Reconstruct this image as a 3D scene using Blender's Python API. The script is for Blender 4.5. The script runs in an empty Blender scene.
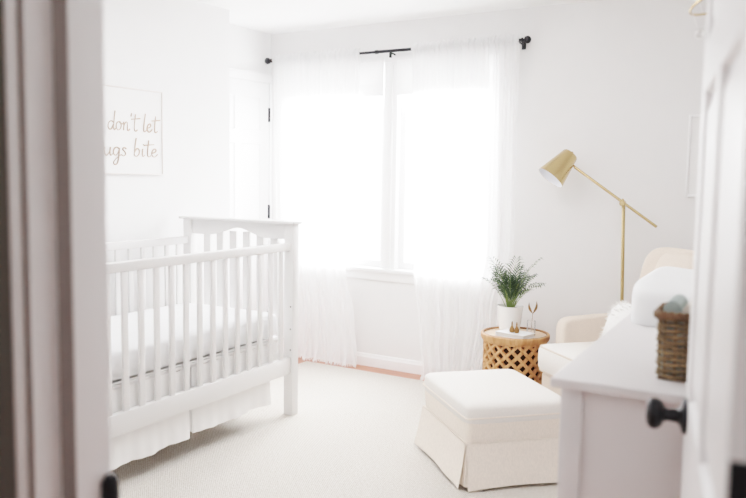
import bpy, bmesh, math, random
from mathutils import Vector, Matrix, Quaternion
random.seed(7)
sc = bpy.context.scene
COL = sc.collection
PI = math.pi

# ------------------------------------------------------------------ materials
MATS = {}
def mat(name, col, rough=0.5, metal=0.0, bump=0.0, bscale=60.0, var=0.0, vscale=8.0, spec=0.35, sheen=0.0, stretch=(1, 1, 1)):
    if name in MATS: return MATS[name]
    m = bpy.data.materials.new(name); m.use_nodes = True
    nt = m.node_tree; b = nt.nodes['Principled BSDF']
    b.inputs['Base Color'].default_value = (*col, 1)
    b.inputs['Roughness'].default_value = rough
    b.inputs['Metallic'].default_value = metal
    b.inputs['Specular IOR Level'].default_value = spec
    if sheen: b.inputs['Sheen Weight'].default_value = sheen
    tc = nt.nodes.new('ShaderNodeTexCoord'); mp = nt.nodes.new('ShaderNodeMapping')
    mp.inputs['Scale'].default_value = stretch
    nt.links.new(tc.outputs['Object'], mp.inputs['Vector'])
    n = nt.nodes.new('ShaderNodeTexNoise'); n.inputs['Scale'].default_value = vscale; n.inputs['Detail'].default_value = 5
    nt.links.new(mp.outputs[0], n.inputs['Vector'])
    r = nt.nodes.new('ShaderNodeValToRGB')
    v = max(var, 0.012)
    r.color_ramp.elements[0].position = 0.3; r.color_ramp.elements[1].position = 0.7
    r.color_ramp.elements[0].color = (*[max(0, c*(1-v)) for c in col], 1)
    r.color_ramp.elements[1].color = (*[min(1, c*(1+v*0.6)) for c in col], 1)
    nt.links.new(n.outputs['Fac'], r.inputs[0]); nt.links.new(r.outputs[0], b.inputs['Base Color'])
    if bump:
        n2 = nt.nodes.new('ShaderNodeTexNoise'); n2.inputs['Scale'].default_value = bscale; n2.inputs['Detail'].default_value = 3
        nt.links.new(mp.outputs[0], n2.inputs['Vector'])
        bp = nt.nodes.new('ShaderNodeBump'); bp.inputs['Strength'].default_value = bump; bp.inputs['Distance'].default_value = 0.004
        nt.links.new(n2.outputs['Fac'], bp.inputs['Height']); nt.links.new(bp.outputs[0], b.inputs['Normal'])
    MATS[name] = m
    return m

def weave_mat(name, col, dark, scale, bump, rough=0.95, angle=0.0, mixv=1.0):
    if name in MATS: return MATS[name]
    m = bpy.data.materials.new(name); m.use_nodes = True
    nt = m.node_tree; b = nt.nodes['Principled BSDF']; L = nt.links.new
    b.inputs['Roughness'].default_value = rough; b.inputs['Specular IOR Level'].default_value = 0.1
    tc = nt.nodes.new('ShaderNodeTexCoord'); mp = nt.nodes.new('ShaderNodeMapping')
    mp.inputs['Rotation'].default_value = (0, 0, angle)
    L(tc.outputs['Object'], mp.inputs['Vector'])
    ws = []
    for d in ('X', 'Y'):
        w = nt.nodes.new('ShaderNodeTexWave'); w.bands_direction = d; w.inputs['Scale'].default_value = scale
        w.inputs['Distortion'].default_value = 2.0; w.inputs['Detail'].default_value = 2.0; w.inputs['Detail Scale'].default_value = 3.0
        L(mp.outputs[0], w.inputs['Vector']); ws.append(w)
    mu = nt.nodes.new('ShaderNodeMath'); mu.operation = 'MULTIPLY'
    L(ws[0].outputs['Fac'], mu.inputs[0]); L(ws[1].outputs['Fac'], mu.inputs[1])
    n = nt.nodes.new('ShaderNodeTexNoise'); n.inputs['Scale'].default_value = scale*2.3; n.inputs['Detail'].default_value = 3
    L(mp.outputs[0], n.inputs['Vector'])
    ad = nt.nodes.new('ShaderNodeMath'); ad.operation = 'ADD'
    L(mu.outputs[0], ad.inputs[0]); L(n.outputs['Fac'], ad.inputs[1])
    r = nt.nodes.new('ShaderNodeValToRGB')
    r.color_ramp.elements[0].position = 0.35; r.color_ramp.elements[1].position = 0.95
    r.color_ramp.elements[0].color = (*dark, 1); r.color_ramp.elements[1].color = (*col, 1)
    L(ad.outputs[0], r.inputs[0]); L(r.outputs[0], b.inputs['Base Color'])
    bp = nt.nodes.new('ShaderNodeBump'); bp.inputs['Strength'].default_value = bump; bp.inputs['Distance'].default_value = 0.006
    L(ad.outputs[0], bp.inputs['Height']); L(bp.outputs[0], b.inputs['Normal'])
    MATS[name] = m
    return m

def sheer_mat():
    m = bpy.data.materials.new('sheer_curtain_cloth'); m.use_nodes = True
    nt = m.node_tree; nt.nodes.clear(); L = nt.links.new
    out = nt.nodes.new('ShaderNodeOutputMaterial')
    tr = nt.nodes.new('ShaderNodeBsdfTransparent'); df = nt.nodes.new('ShaderNodeBsdfDiffuse'); tl = nt.nodes.new('ShaderNodeBsdfTranslucent')
    df.inputs[0].default_value = (.99, .99, .99, 1); tl.inputs[0].default_value = (.99, .99, .99, 1)
    a = nt.nodes.new('ShaderNodeMixShader'); a.inputs[0].default_value = 0.42
    L(df.outputs[0], a.inputs[1]); L(tl.outputs[0], a.inputs[2])
    tc = nt.nodes.new('ShaderNodeTexCoord'); n = nt.nodes.new('ShaderNodeTexNoise'); n.inputs['Scale'].default_value = 300
    L(tc.outputs['Object'], n.inputs['Vector'])
    mr = nt.nodes.new('ShaderNodeMapRange'); mr.inputs['To Min'].default_value = 0.80; mr.inputs['To Max'].default_value = 0.92
    L(n.outputs['Fac'], mr.inputs['Value'])
    b = nt.nodes.new('ShaderNodeMixShader'); L(mr.outputs[0], b.inputs[0])
    L(tr.outputs[0], b.inputs[1]); L(a.outputs[0], b.inputs[2]); L(b.outputs[0], out.inputs[0])
    return m

def pane_mat(name='window_glass', f=0.06):
    m = bpy.data.materials.new(name); m.use_nodes = True
    nt = m.node_tree; nt.nodes.clear(); L = nt.links.new
    out = nt.nodes.new('ShaderNodeOutputMaterial')
    tr = nt.nodes.new('ShaderNodeBsdfTransparent'); gl = nt.nodes.new('ShaderNodeBsdfGlossy'); gl.inputs['Roughness'].default_value = 0.02
    lw = nt.nodes.new('ShaderNodeLayerWeight'); lw.inputs['Blend'].default_value = 0.25
    mu = nt.nodes.new('ShaderNodeMath'); mu.operation = 'MULTIPLY_ADD'; mu.inputs[1].default_value = 0.5; mu.inputs[2].default_value = f
    L(lw.outputs['Fresnel'], mu.inputs[0])
    b = nt.nodes.new('ShaderNodeMixShader'); L(mu.outputs[0], b.inputs[0]); L(tr.outputs[0], b.inputs[1]); L(gl.outputs[0], b.inputs[2]); L(b.outputs[0], out.inputs[0])
    return m

def wood_mat(name, c1, c2, scale=3.0, stretch=(1, 12, 12), rough=0.45, bump=0.15):
    m = bpy.data.materials.new(name); m.use_nodes = True
    nt = m.node_tree; b = nt.nodes['Principled BSDF']; L = nt.links.new
    b.inputs['Roughness'].default_value = rough
    tc = nt.nodes.new('ShaderNodeTexCoord'); mp = nt.nodes.new('ShaderNodeMapping'); mp.inputs['Scale'].default_value = stretch
    L(tc.outputs['Object'], mp.inputs['Vector'])
    n = nt.nodes.new('ShaderNodeTexNoise'); n.inputs['Scale'].default_value = scale; n.inputs['Detail'].default_value = 8; n.inputs['Distortion'].default_value = 0.6
    L(mp.outputs[0], n.inputs['Vector'])
    r = nt.nodes.new('ShaderNodeValToRGB'); r.color_ramp.elements[0].position = .35; r.color_ramp.elements[1].position = .68
    r.color_ramp.elements[0].color = (*c1, 1); r.color_ramp.elements[1].color = (*c2, 1)
    L(n.outputs['Fac'], r.inputs[0]); L(r.outputs[0], b.inputs['Base Color'])
    bp = nt.nodes.new('ShaderNodeBump'); bp.inputs['Strength'].default_value = bump; bp.inputs['Distance'].default_value = .002
    L(n.outputs['Fac'], bp.inputs['Height']); L(bp.outputs[0], b.inputs['Normal'])
    return m

def floor_mat():
    m = bpy.data.materials.new('oak_floorboards'); m.use_nodes = True
    nt = m.node_tree; b = nt.nodes['Principled BSDF']; L = nt.links.new
    b.inputs['Roughness'].default_value = .4
    tc = nt.nodes.new('ShaderNodeTexCoord')
    br = nt.nodes.new('ShaderNodeTexBrick'); br.inputs['Scale'].default_value = 1.0
    br.inputs['Brick Width'].default_value = 1.1; br.inputs['Row Height'].default_value = .075; br.inputs['Mortar Size'].default_value = .002
    br.inputs['Color1'].default_value = (.58, .22, .14, 1); br.inputs['Color2'].default_value = (.66, .27, .17, 1); br.inputs['Mortar'].default_value = (.40, .17, .10, 1)
    L(tc.outputs['Object'], br.inputs['Vector'])
    n = nt.nodes.new('ShaderNodeTexNoise'); n.inputs['Scale'].default_value = 5; n.inputs['Detail'].default_value = 6
    mp = nt.nodes.new('ShaderNodeMapping'); mp.inputs['Scale'].default_value = (1, 14, 1); L(tc.outputs['Object'], mp.inputs['Vector']); L(mp.outputs[0], n.inputs['Vector'])
    mx = nt.nodes.new('ShaderNodeMix'); mx.data_type = 'RGBA'; mx.blend_type = 'MULTIPLY'; mx.inputs['Factor'].default_value = .35
    L(br.outputs['Color'], mx.inputs['A']); L(n.outputs['Color'], mx.inputs['B']); L(mx.outputs['Result'], b.inputs['Base Color'])
    return m

M_WALL = mat('shaded_warm_white_wall', (.80, .79, .785), .8, bump=.08, bscale=220, spec=.2)
M_WALLL = mat('lit_white_wall', (.87, .868, .868), .8, bump=.08, bscale=220, spec=.2)  # lighter copy of the wall white, window brightness put into the colour
M_CEIL = mat('white_ceiling_paint', (.90, .90, .90), .9, bump=.05, bscale=200, spec=.1)
M_TRIM = mat('white_gloss_trim_paint', (.87, .868, .87), .35, spec=.4)
M_DOOR = mat('white_door_paint', (.95, .95, .96), .3, spec=.5)
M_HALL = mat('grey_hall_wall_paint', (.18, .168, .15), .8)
M_CRIB = mat('white_crib_lacquer', (.75, .738, .73), .4, spec=.35)
M_SHEET = mat('white_cotton_sheet', (.88, .885, .895), .9, bump=.25, bscale=14, spec=.1)
M_SKIRT = mat('white_crib_skirt_linen', (.86, .85, .84), .95, bump=.3, bscale=26, spec=.05)
M_RUG = weave_mat('cream_woven_rug', (.84, .80, .745), (.56, .50, .43), 38, .8, angle=.75)
M_LINEN = mat('cream_linen', (.93, .835, .735), .95, bump=.5, bscale=420, var=.08, vscale=160, spec=.05, stretch=(1, 1, .45))
M_CHAIR = mat('ivory_chair_linen', (.74, .63, .53), .95, bump=.4, bscale=420, var=.06, vscale=160, spec=.05)
M_CUSH = mat('pale_seat_linen', (.85, .81, .76), .95, bump=.4, bscale=420, var=.05, vscale=160, spec=.05)
M_DRESS = mat('pale_grey_dresser_lacquer', (.68, .655, .655), .38, spec=.4)
M_PAD = mat('white_pad_cover', (.86, .865, .87), .85, bump=.2, bscale=10, spec=.1)
M_BLACK = mat('matte_black_metal', (.018, .018, .022), .38, .6, spec=.5)
M_ROD = mat('black_iron_rod', (.03, .03, .034), .45, .5)
M_BRASS = mat('brushed_brass', (.56, .415, .225), .24, 1.0, bump=.05, bscale=90, stretch=(1, 1, 8))
M_BRASS2 = mat('aged_brass', (.30, .17, .08), .32, 1.0)
M_SHADEIN = mat('white_lamp_shade_lining', (.86, .88, .92), .6)
M_BULB = mat('frosted_bulb_glass', (.93, .94, .96), .25)
M_WOOD = wood_mat('carved_mango_wood', (.40, .185, .075), (.60, .325, .16), 9, (4, 4, 1), .55, .3)
M_WOODTOP = wood_mat('pale_table_top_wood', (.62, .42, .27), (.76, .58, .42), 6, (1, 9, 1), .4, .1)
M_WOODDK = mat('dark_table_rim_wood', (.23, .115, .06), .5, var=.2, vscale=20)
M_INNER = mat('painted_hole_shade', (.07, .035, .02), .8)  # dark brown standing in for shade inside the hollow drum
M_POT = mat('white_ceramic_pot', (.88, .87, .85), .25, spec=.5)
M_SOIL = mat('potting_soil', (.10, .055, .04), .95, bump=.8, bscale=80, var=.4, vscale=60)
M_LEAF = mat('palm_leaf_green', (.052, .095, .042), .5, var=.35, vscale=14)
M_LEAF2 = mat('palm_leaf_dark', (.035, .065, .035), .5, var=.35, vscale=14)
M_STEM = mat('palm_stem_green', (.22, .30, .10), .55, var=.2)
M_WICK = mat('brown_wicker', (.24, .17, .10), .65, var=.45, vscale=22, bump=.4, bscale=60)
M_WICKD = mat('dark_wicker', (.16, .095, .055), .7, var=.35, vscale=22)
M_TEAL = mat('grey_green_cloth', (.34, .40, .385), .9, bump=.3, bscale=80)
M_CLOTH2 = mat('oatmeal_cloth', (.68, .62, .55), .9, bump=.3, bscale=80)
M_CLOTH3 = mat('blush_cloth', (.74, .64, .58), .9, bump=.3, bscale=80)
M_BOOK = mat('white_book_cover', (.86, .87, .89), .4)
M_PAGE = mat('book_pages', (.72, .70, .67), .9, bump=.3, bscale=200, stretch=(1, 1, 20))
M_CANVAS = mat('off_white_sign_board', (.87, .862, .855), .8)
M_SIGNF = mat('pale_wood_sign_frame', (.76, .71, .68), .6)
M_INK = mat('tan_brush_lettering', (.50, .39, .31), .7, var=.15, vscale=30)
M_FUR = mat('white_shaggy_cloth', (.90, .89, .87), .95)
M_SHADEC = 'later'
M_SHEER = sheer_mat()
M_SHADEC = sheer_mat(); M_SHADEC.name = 'white_roman_shade_cloth'
for n_ in M_SHADEC.node_tree.nodes:
    if n_.type == 'MAP_RANGE': n_.inputs['To Min'].default_value = .97; n_.inputs['To Max'].default_value = 1.0
    if n_.type == 'MIX_SHADER' and not n_.inputs[0].is_linked: n_.inputs[0].default_value = .10
M_PANE = pane_mat()
M_VASE = pane_mat('clear_vase_glass', .10)
M_FLOOR = floor_mat()
M_FELT = mat('white_felt', (.88, .87, .86), .95, bump=.4, bscale=60)

# ------------------------------------------------------------------ mesh helpers
def BM(): return bmesh.new()
I4 = Matrix.Identity(4)
def add(bm, src, M=I4):
    """copy bmesh src into bm with matrix M"""
    vs = [bm.verts.new(M @ v.co) for v in src.verts]
    src.verts.index_update()
    for f in src.faces:
        try: bm.faces.new([vs[v.index] for v in f.verts])
        except ValueError: pass
    src.free()
def box(bm, x0, x1, y0, y1, z0, z1, bev=0.0, seg=2, M=I4):
    t = BM()
    bmesh.ops.create_cube(t, size=1)
    for v in t.verts:
        v.co = Vector((x0+(v.co.x+.5)*(x1-x0), y0+(v.co.y+.5)*(y1-y0), z0+(v.co.z+.5)*(z1-z0)))
    if bev: bmesh.ops.bevel(t, geom=t.edges[:], offset=bev, segments=seg, profile=.5, affect='EDGES')
    add(bm, t, M)
def lathe(bm, prof, n=24, M=I4, close=False):
    rings = []
    for r, z in prof:
        if r < 1e-6: rings.append([bm.verts.new(M @ Vector((0, 0, z)))])
        else: rings.append([bm.verts.new(M @ Vector((r*math.cos(2*PI*k/n), r*math.sin(2*PI*k/n), z))) for k in range(n)])
    if close: rings.append(rings[0])
    for a, b in zip(rings, rings[1:]):
        for k in range(n):
            k2 = (k+1) % n
            if len(a) == 1 and len(b) == 1: continue
            if len(a) == 1: bm.faces.new((a[0], b[k2], b[k]))
            elif len(b) == 1: bm.faces.new((a[k], a[k2], b[0]))
            else: bm.faces.new((a[k], a[k2], b[k2], b[k]))
def tube(bm, pts, rad, n=8, caps=True, flat=1.0):
    pts = [Vector(p) for p in pts]
    if not hasattr(rad, '__len__'): rad = [rad]*len(pts)
    d = (pts[1]-pts[0]).normalized()
    up = Vector((0, 0, 1)) if abs(d.z) < .9 else Vector((1, 0, 0))
    nrm = d.cross(up).normalized()
    rings = []
    for i, p in enumerate(pts):
        a = pts[max(0, i-1)]; b = pts[min(len(pts)-1, i+1)]
        t = (b-a).normalized()
        nrm = (nrm-t*nrm.dot(t))
        nrm = nrm.normalized() if nrm.length > 1e-6 else t.orthogonal().normalized()
        bi = t.cross(nrm)
        rings.append([bm.verts.new(p+nrm*(rad[i]*math.cos(2*PI*k/n))+bi*(rad[i]*flat*math.sin(2*PI*k/n))) for k in range(n)])
    for a, b in zip(rings, rings[1:]):
        for k in range(n): bm.faces.new((a[k], a[(k+1) % n], b[(k+1) % n], b[k]))
    if caps:
        bm.faces.new(rings[0][::-1]); bm.faces.new(rings[-1])
def grid(bm, nu, nv, fn, closed_u=False):
    vs = [[bm.verts.new(fn(i/(nu if closed_u else nu), j/nv)) for j in range(nv+1)] for i in range(nu if closed_u else nu+1)]
    N = len(vs)
    for i in range(nu):
        for j in range(nv):
            bm.faces.new((vs[i][j], vs[(i+1) % N][j], vs[(i+1) % N][j+1], vs[i][j+1]))
    return vs
def cushion(bm, w, d, h, p=.35, pv=.5, n=28, m=14, M=I4, fn=None):
    """superellipsoid soft box centred at origin"""
    def sp(v, e): return math.copysign(abs(v)**e, v)
    rings = []
    for j in range(m+1):
        phi = -PI/2+PI*j/m
        cz, sz = sp(math.cos(phi), pv), sp(math.sin(phi), pv)
        if j in (0, m): rings.append([Vector((0, 0, sz*h/2))])
        else: rings.append([Vector((w/2*cz*sp(math.cos(2*PI*k/n), p), d/2*cz*sp(math.sin(2*PI*k/n), p), sz*h/2)) for k in range(n)])
    V = [[bm.verts.new(M @ (fn(c) if fn else c)) for c in r] for r in rings]
    for a, b in zip(V, V[1:]):
        for k in range(n):
            k2 = (k+1) % n
            if len(a) == 1: bm.faces.new((a[0], b[k2], b[k]))
            elif len(b) == 1: bm.faces.new((a[k], a[k2], b[0]))
            else: bm.faces.new((a[k], a[k2], b[k2], b[k]))
def prism(bm, outline, y0, y1, M=I4):
    """outline (x,z) extruded along y"""
    a = [bm.verts.new(M @ Vector((x, y0, z))) for x, z in outline]
    b = [bm.verts.new(M @ Vector((x, y1, z))) for x, z in outline]
    n = len(a)
    bm.faces.new(a); bm.faces.new(b[::-1])
    for k in range(n): bm.faces.new((a[k], b[k], b[(k+1) % n], a[(k+1) % n]))

def obj(name, bm, m, parent=None, label=None, cat=None, group=None, kind=None, loc=None, rotz=0, sharp=32, flat=False):
    bmesh.ops.recalc_face_normals(bm, faces=bm.faces[:])
    me = bpy.data.meshes.new(name); bm.to_mesh(me); bm.free()
    for mm in (m if isinstance(m, (list, tuple)) else [m]): me.materials.append(mm)
    if not flat:
        me.shade_smooth(); me.set_sharp_from_angle(angle=math.radians(sharp))
    o = bpy.data.objects.new(name, me); COL.objects.link(o)
    if parent: o.parent = parent
    if loc: o.location = loc
    if rotz: o.rotation_euler = (0, 0, rotz)
    if label: o['label'] = label
    if cat: o['category'] = cat
    if group: o['group'] = group
    if kind: o['kind'] = kind
    return o
def thing(name, label, cat, loc=(0, 0, 0), rotz=0, group=None, kind=None):
    o = bpy.data.objects.new(name, None); COL.objects.link(o); o.empty_display_size = .1
    o.location = loc; o.rotation_euler = (0, 0, rotz)
    if label: o['label'] = label
    if cat: o['category'] = cat
    if group: o['group'] = group
    if kind: o['kind'] = kind
    return o
def struct(name, bm, m, label, cat, parent=None, **k):
    return obj(name, bm, m, parent, label, cat, kind='structure', **k)
def axis_mat(origin, zdir):
    return Matrix.Translation(Vector(origin)) @ Vector(zdir).normalized().to_track_quat('Z', 'Y').to_matrix().to_4x4()

# ------------------------------------------------------------------ the room
XR, XL, XC, YB, YF, YJ, ZC = .03, -3.60, -3.92, 4.83, .872, 4.0, 2.478
b = BM(); box(b, -4.1, 1.0, -1.3, 5.0, -.1, 0); struct('floor', b, M_FLOOR, 'oak floorboards showing along the window wall', 'floor')
b = BM(); box(b, -4.1, 1.0, -1.3, 5.0, ZC, ZC+.1); struct('ceiling', b, M_CEIL, 'plain white ceiling', 'ceiling')
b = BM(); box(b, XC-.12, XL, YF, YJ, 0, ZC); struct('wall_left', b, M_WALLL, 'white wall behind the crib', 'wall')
b = BM(); box(b, XC-.12, XC, YJ, YB, 0, ZC); struct('wall_closet', b, M_WALLL, 'recessed white wall around the closet door', 'wall')
WX0, WX1, WZ0, WZ1 = -3.72, -2.06, .735, 2.20
b = BM()
box(b, XC-.12, WX0, YB, YB+.14, 0, ZC); box(b, WX1, XR+.1, YB, YB+.14, 0, ZC)
box(b, WX0, WX1, YB, YB+.14, 0, WZ0-.03); box(b, WX0, WX1, YB, YB+.14, WZ1, ZC)
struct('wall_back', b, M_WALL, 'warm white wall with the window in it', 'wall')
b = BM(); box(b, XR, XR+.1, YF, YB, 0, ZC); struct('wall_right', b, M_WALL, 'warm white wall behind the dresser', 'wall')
DX0, DX1 = -1.075, -.03
b = BM(); box(b, XC-.12, DX0-.02, .745, YF, 0, ZC); box(b, DX1+.02, XR+.5, .745, YF, 0, ZC); box(b, DX0-.02, DX1+.02, .745, YF, 2.09, ZC)
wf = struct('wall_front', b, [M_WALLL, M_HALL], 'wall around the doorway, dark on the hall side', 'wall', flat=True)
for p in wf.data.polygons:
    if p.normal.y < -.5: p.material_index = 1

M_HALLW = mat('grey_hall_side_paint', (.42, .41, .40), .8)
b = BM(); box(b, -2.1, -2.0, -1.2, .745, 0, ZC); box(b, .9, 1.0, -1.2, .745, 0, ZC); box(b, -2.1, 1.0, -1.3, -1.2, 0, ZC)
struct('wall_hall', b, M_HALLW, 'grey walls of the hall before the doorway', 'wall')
def base_profile(bm, axis, a0, a1, pos, sgn, h=.092):
    prof = [(0, 0), (.018, 0), (.018, h*.72), (.013, h*.8), (.011, h*.95), (.006, h), (0, h)]
    n = len(prof)
    for k in range(n):
        pass
    def P(a, o, z): return Vector((a, pos+sgn*o, z)) if axis == 'x' else Vector((pos+sgn*o, a, z))
    A = [bm.verts.new(P(a0, *p)) for p in prof]; B = [bm.verts.new(P(a1, *p)) for p in prof]
    bm.faces.new(A); bm.faces.new(B[::-1])
    for k in range(n): bm.faces.new((A[k], B[k], B[(k+1) % n], A[(k+1) % n]))
b = BM(); base_profile(b, 'x', XC+.02, XR, YB, -1); struct('baseboard_back', b, M_TRIM, 'white moulded baseboard under the window', 'baseboard')
b = BM(); base_profile(b, 'y', YF, YJ, XL, 1); struct('baseboard_left', b, M_TRIM, 'white baseboard behind the crib', 'baseboard')
b = BM(); base_profile(b, 'y', YF, YB-.02, XR, -1); struct('baseboard_right', b, M_TRIM, 'white baseboard behind the dresser', 'baseboard')

# hall doorway jambs and casing
b = BM()
prism(b, [(0, 0)]*0 or [(DX0-.022, 0), (DX0, 0), (DX0, 2.07), (DX0-.022, 2.07)], .742, .872)          # left jamb board
box(b, DX0, DX0+.038, .790, .858, 0, 2.07, .003)                                              # left stop
box(b, DX1, DX1+.022, .742, .872, 0, 2.07)
box(b, DX1-.017, DX1, .79, .858, 0, 2.07, .003)
box(b, DX0-.022, DX1+.022, .742, .872, 2.07, 2.09); box(b, DX0, DX1, .79, .858, 2.053, 2.07, .003)
tj = struct('trim_1', b, M_TRIM, 'white door jamb and stop at the left of the hall doorway', 'door frame')
M_STRIP = mat('painted_groove_shade', (.30, .275, .265), .8)  # grey that paints shade into the jamb grooves
b = BM(); box(b, DX0+.002, DX0+.037, .7885, .7905, 0, 2.05); box(b, DX1-.016, DX1-.002, .7885, .7905, 0, 2.05); obj('stop_shade_strip', b, M_STRIP, tj, label='grey strip painting shade on the door stop')  # strips added to paint shade onto the stop's hall face
b = BM(); box(b, DX0-.016, DX0-.001, .7405, .7425, 0, 2.07); obj('gap_shade_strip', b, M_STRIP, tj)  # strip painting the shade between casing and jamb
def casing(bm, xin, s, ztop):
    # hall side casing: a rounded bead beyond a shadow gap, s=-1 runs left, +1 right
    box(bm, min(xin+s*.014, xin+s*.034), max(xin+s*.014, xin+s*.034), .728, .745, 0, ztop, .008, 3)
b = BM(); casing(b, DX0, -1, 2.15); casing(b, DX1, 1, 2.15); box(b, DX0-.036, DX1+.036, .725, .745, 2.08, 2.15, .004)
obj('casing', b, M_TRIM, tj)
b = BM(); box(b, DX0+.0375, DX0+.0395, .836, .857, .80, .880, .0008)
t = BM(); cushion(t, .028, .026, .10, .8, .55, 20, 12); add(b, t, Matrix.Translation((DX0+.047, .849, .840)))
obj('strike_plate', b, M_BLACK, tj, label='black metal strike lip on the door jamb')

# panelled door
def panel_door(bm, W, H, T, cols, rows, d=.013, bw=.032):
    """leaf: x 0..W, y 0..T, z 0..H ; cols/rows are openings; bevelled panels both sides"""
    xs = [0]+[c for p in cols for c in p]+[W]
    for i in range(0, len(xs), 2): box(bm, xs[i], xs[i+1], 0, T, 0, H)
    zs = [0]+[r for p in rows for r in p]+[H]
    for cx0, cx1 in cols:
        for i in range(0, len(zs), 2): box(bm, cx0, cx1, 0, T, zs[i], zs[i+1])
        for z0, z1 in rows:
            for y, s in ((0, 1), (T, -1)):
                rings = [(0, 0), (.006, d), (.014, d), (bw+.012, d*.25), (bw+.02, d*.25)]
                R = []
                for ins, dep in rings:
                    yy = y+s*dep
                    R.append([bm.verts.new((cx0+ins, yy, z0+ins)), bm.verts.new((cx1-ins, yy, z0+ins)), bm.verts.new((cx1-ins, yy, z1-ins)), bm.verts.new((cx0+ins, yy, z1-ins))])
                for a, c in zip(R, R[1:]):
                    for k in range(4): bm.faces.new((a[k], a[(k+1) % 4], c[(k+1) % 4], c[k]))
                bm.faces.new(R[-1])
def knob(bm, M):
    M = M @ Matrix.Scale(1.14, 4)
    lathe(bm, [(.0, 0), (.033, 0), (.033, .004), (.030, .008), (.019, .011), (.0125, .016), (.011, .034), (.014, .040), (.022, .043), (.0275, .050), (.029, .057), (.027, .064), (.020, .069), (.010, .071), (0, .071)], 28, M)
TH = math.radians(12)
LW = .885
d1 = thing('door_1', 'white panelled hall door standing open against the dresser', 'door', (-.1, .905, .008), PI/2+TH, kind='structure')
b = BM(); panel_door(b, LW, 2.03, .04, [(.11, .405), (.48, .775)], [(.20, .72), (.935, 1.56), (1.66, 1.91)])
leaf = obj('door_leaf', b, M_DOOR, d1); leaf.location = (0, -.04, 0)
b = BM(); knob(b, axis_mat((LW-.065, 0, .893), (0, 1, 0))); obj('knob', b, M_BLACK, d1, label='round black door knob on the hall face')
b = BM(); knob(b, axis_mat((LW-.065, -.04, .893), (0, -1, 0))); obj('knob', b, M_BLACK, d1, label='round black door knob on the room face')
for z in (.22, 1.00, 1.80):
    b = BM(); box(b, -.002, .001, -.036, -.002, z-.015, z+.082, .0008); tube(b, [(-.004, -.042, z-.015), (-.004, -.042, z+.082)], .006, 10)
    obj('hinge', b, M_BLACK, d1)

# closet door
d2 = thing('door_2', 'white closet door with black hinges beside the curtain', 'door', (XC+.002, 4.795, .01), -PI/2, kind='structure')
b = BM(); panel_door(b, .70, 2.08, .035, [(.10, .31), (.39, .60)], [(.20, .80), (1.00, 1.62), (1.72, 1.97)], d=.008)
lf = obj('door_leaf', b, M_TRIM, d2); lf.location = (0, -.03, 0)
for z in (.2, 1.045, 1.795):
    b = BM(); box(b, -.006, .008, .0, .018, z, z+.108, .003); obj('hinge', b, M_BLACK, d2)
b = BM()
box(b, XC, XC+.018, YJ+.002, 4.83-.035+.03, 2.10, 2.165, .004); box(b, XC, XC+.025, YJ+.002, 4.825, 2.155, 2.168, .003)
box(b, XC, XC+.016, 4.80, 4.828, 0, 2.10, .003); box(b, XC, XC+.016, YJ+.03, YJ+.09, 0, 2.10, .003)
struct('trim_2', b, M_TRIM, 'white casing around the closet door', 'door frame')

# windows
MX = -2.83
b = BM()
box(b, MX-.055, MX+.055, YB-.012, YB+.10, WZ0, WZ1, .004)                  # mullion post
box(b, MX-.020, MX+.020, YB-.022, YB-.008, WZ0, WZ1, .004)
box(b, WX0-.08, WX0, YB-.018, YB, WZ0-.01, WZ1+.02, .004); box(b, WX1, WX1+.08, YB-.018, YB, WZ0-.01, WZ1+.02, .004)
box(b, WX0-.08, WX1+.08, YB-.018, YB, WZ1, WZ1+.07, .004)
box(b, WX0-.10, WX1+.10, YB-.05, YB+.12, WZ0-.028, WZ0, .006)               # stool
box(b, WX0-.07, WX1+.07, YB-.016, YB, WZ0-.09, WZ0-.028, .004)              # apron
struct('trim_3', b, M_TRIM, 'white window casing, sill and apron', 'window frame')
for i, (x0, x1) in enumerate(((WX0, MX-.056), (MX+.056, WX1))):
    w = thing(f'window_{i+1}', ('left' if i == 0 else 'right')+' sash of the bright white window', 'window', ((x0+x1)/2, YB+.06, WZ0), kind='structure')
    hw = (x1-x0)/2; H = WZ1-WZ0
    b = BM()
    box(b, -hw, -hw+.045, -.02, .02, 0, H, .003); box(b, hw-.045, hw, -.02, .02, 0, H, .003)
    box(b, -hw+.045, hw-.045, -.02, .02, 0, .05, .003); box(b, -hw+.045, hw-.045, -.02, .02, H-.05, H, .003)
    obj('sash', b, M_TRIM, w)
    b = BM(); box(b, -hw+.045, hw-.045, -.002, .002, .05, H-.05); obj('pane', b, M_PANE, w, flat=True)

# roman shades drawn up at the top of both windows
for i, (x0, x1) in enumerate(((-3.70, -2.885), (-2.775, -2.08))):
    s = thing('roman_shade', 'white folded roman shade at the top of the '+('left' if i == 0 else 'right')+' window', 'shade', ((x0+x1)/2, YB-.022, 1.965), group='roman shades')
    hw = (x1-x0)/2
    b = BM(); box(b, -hw, hw, -.016, .016, .24, .268, .003); obj('head_rail', b, M_TRIM, s)
    b = BM(); box(b, -hw, hw, -.006, .004, .075, .24, .002)
    for k in range(3): box(b, -hw, hw, -.014+.004*k, .006, .0+.026*k, .03+.026*k, .004)
    obj('shade_cloth', b, M_SHADEC, s)
    b = BM(); box(b, -hw, hw, -.018, -.013, .072, .080, .001); obj('batten', b, M_SHADEC, s)

# ------------------------------------------------------------------ rug
b = BM()
box(b, -3.42, -.75, 1.15, 4.645, 0.0, .012, .005)
rug = obj('area_rug', b, M_RUG, None, 'large cream woven rug covering the floor under crib and ottoman', 'rug')

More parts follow.
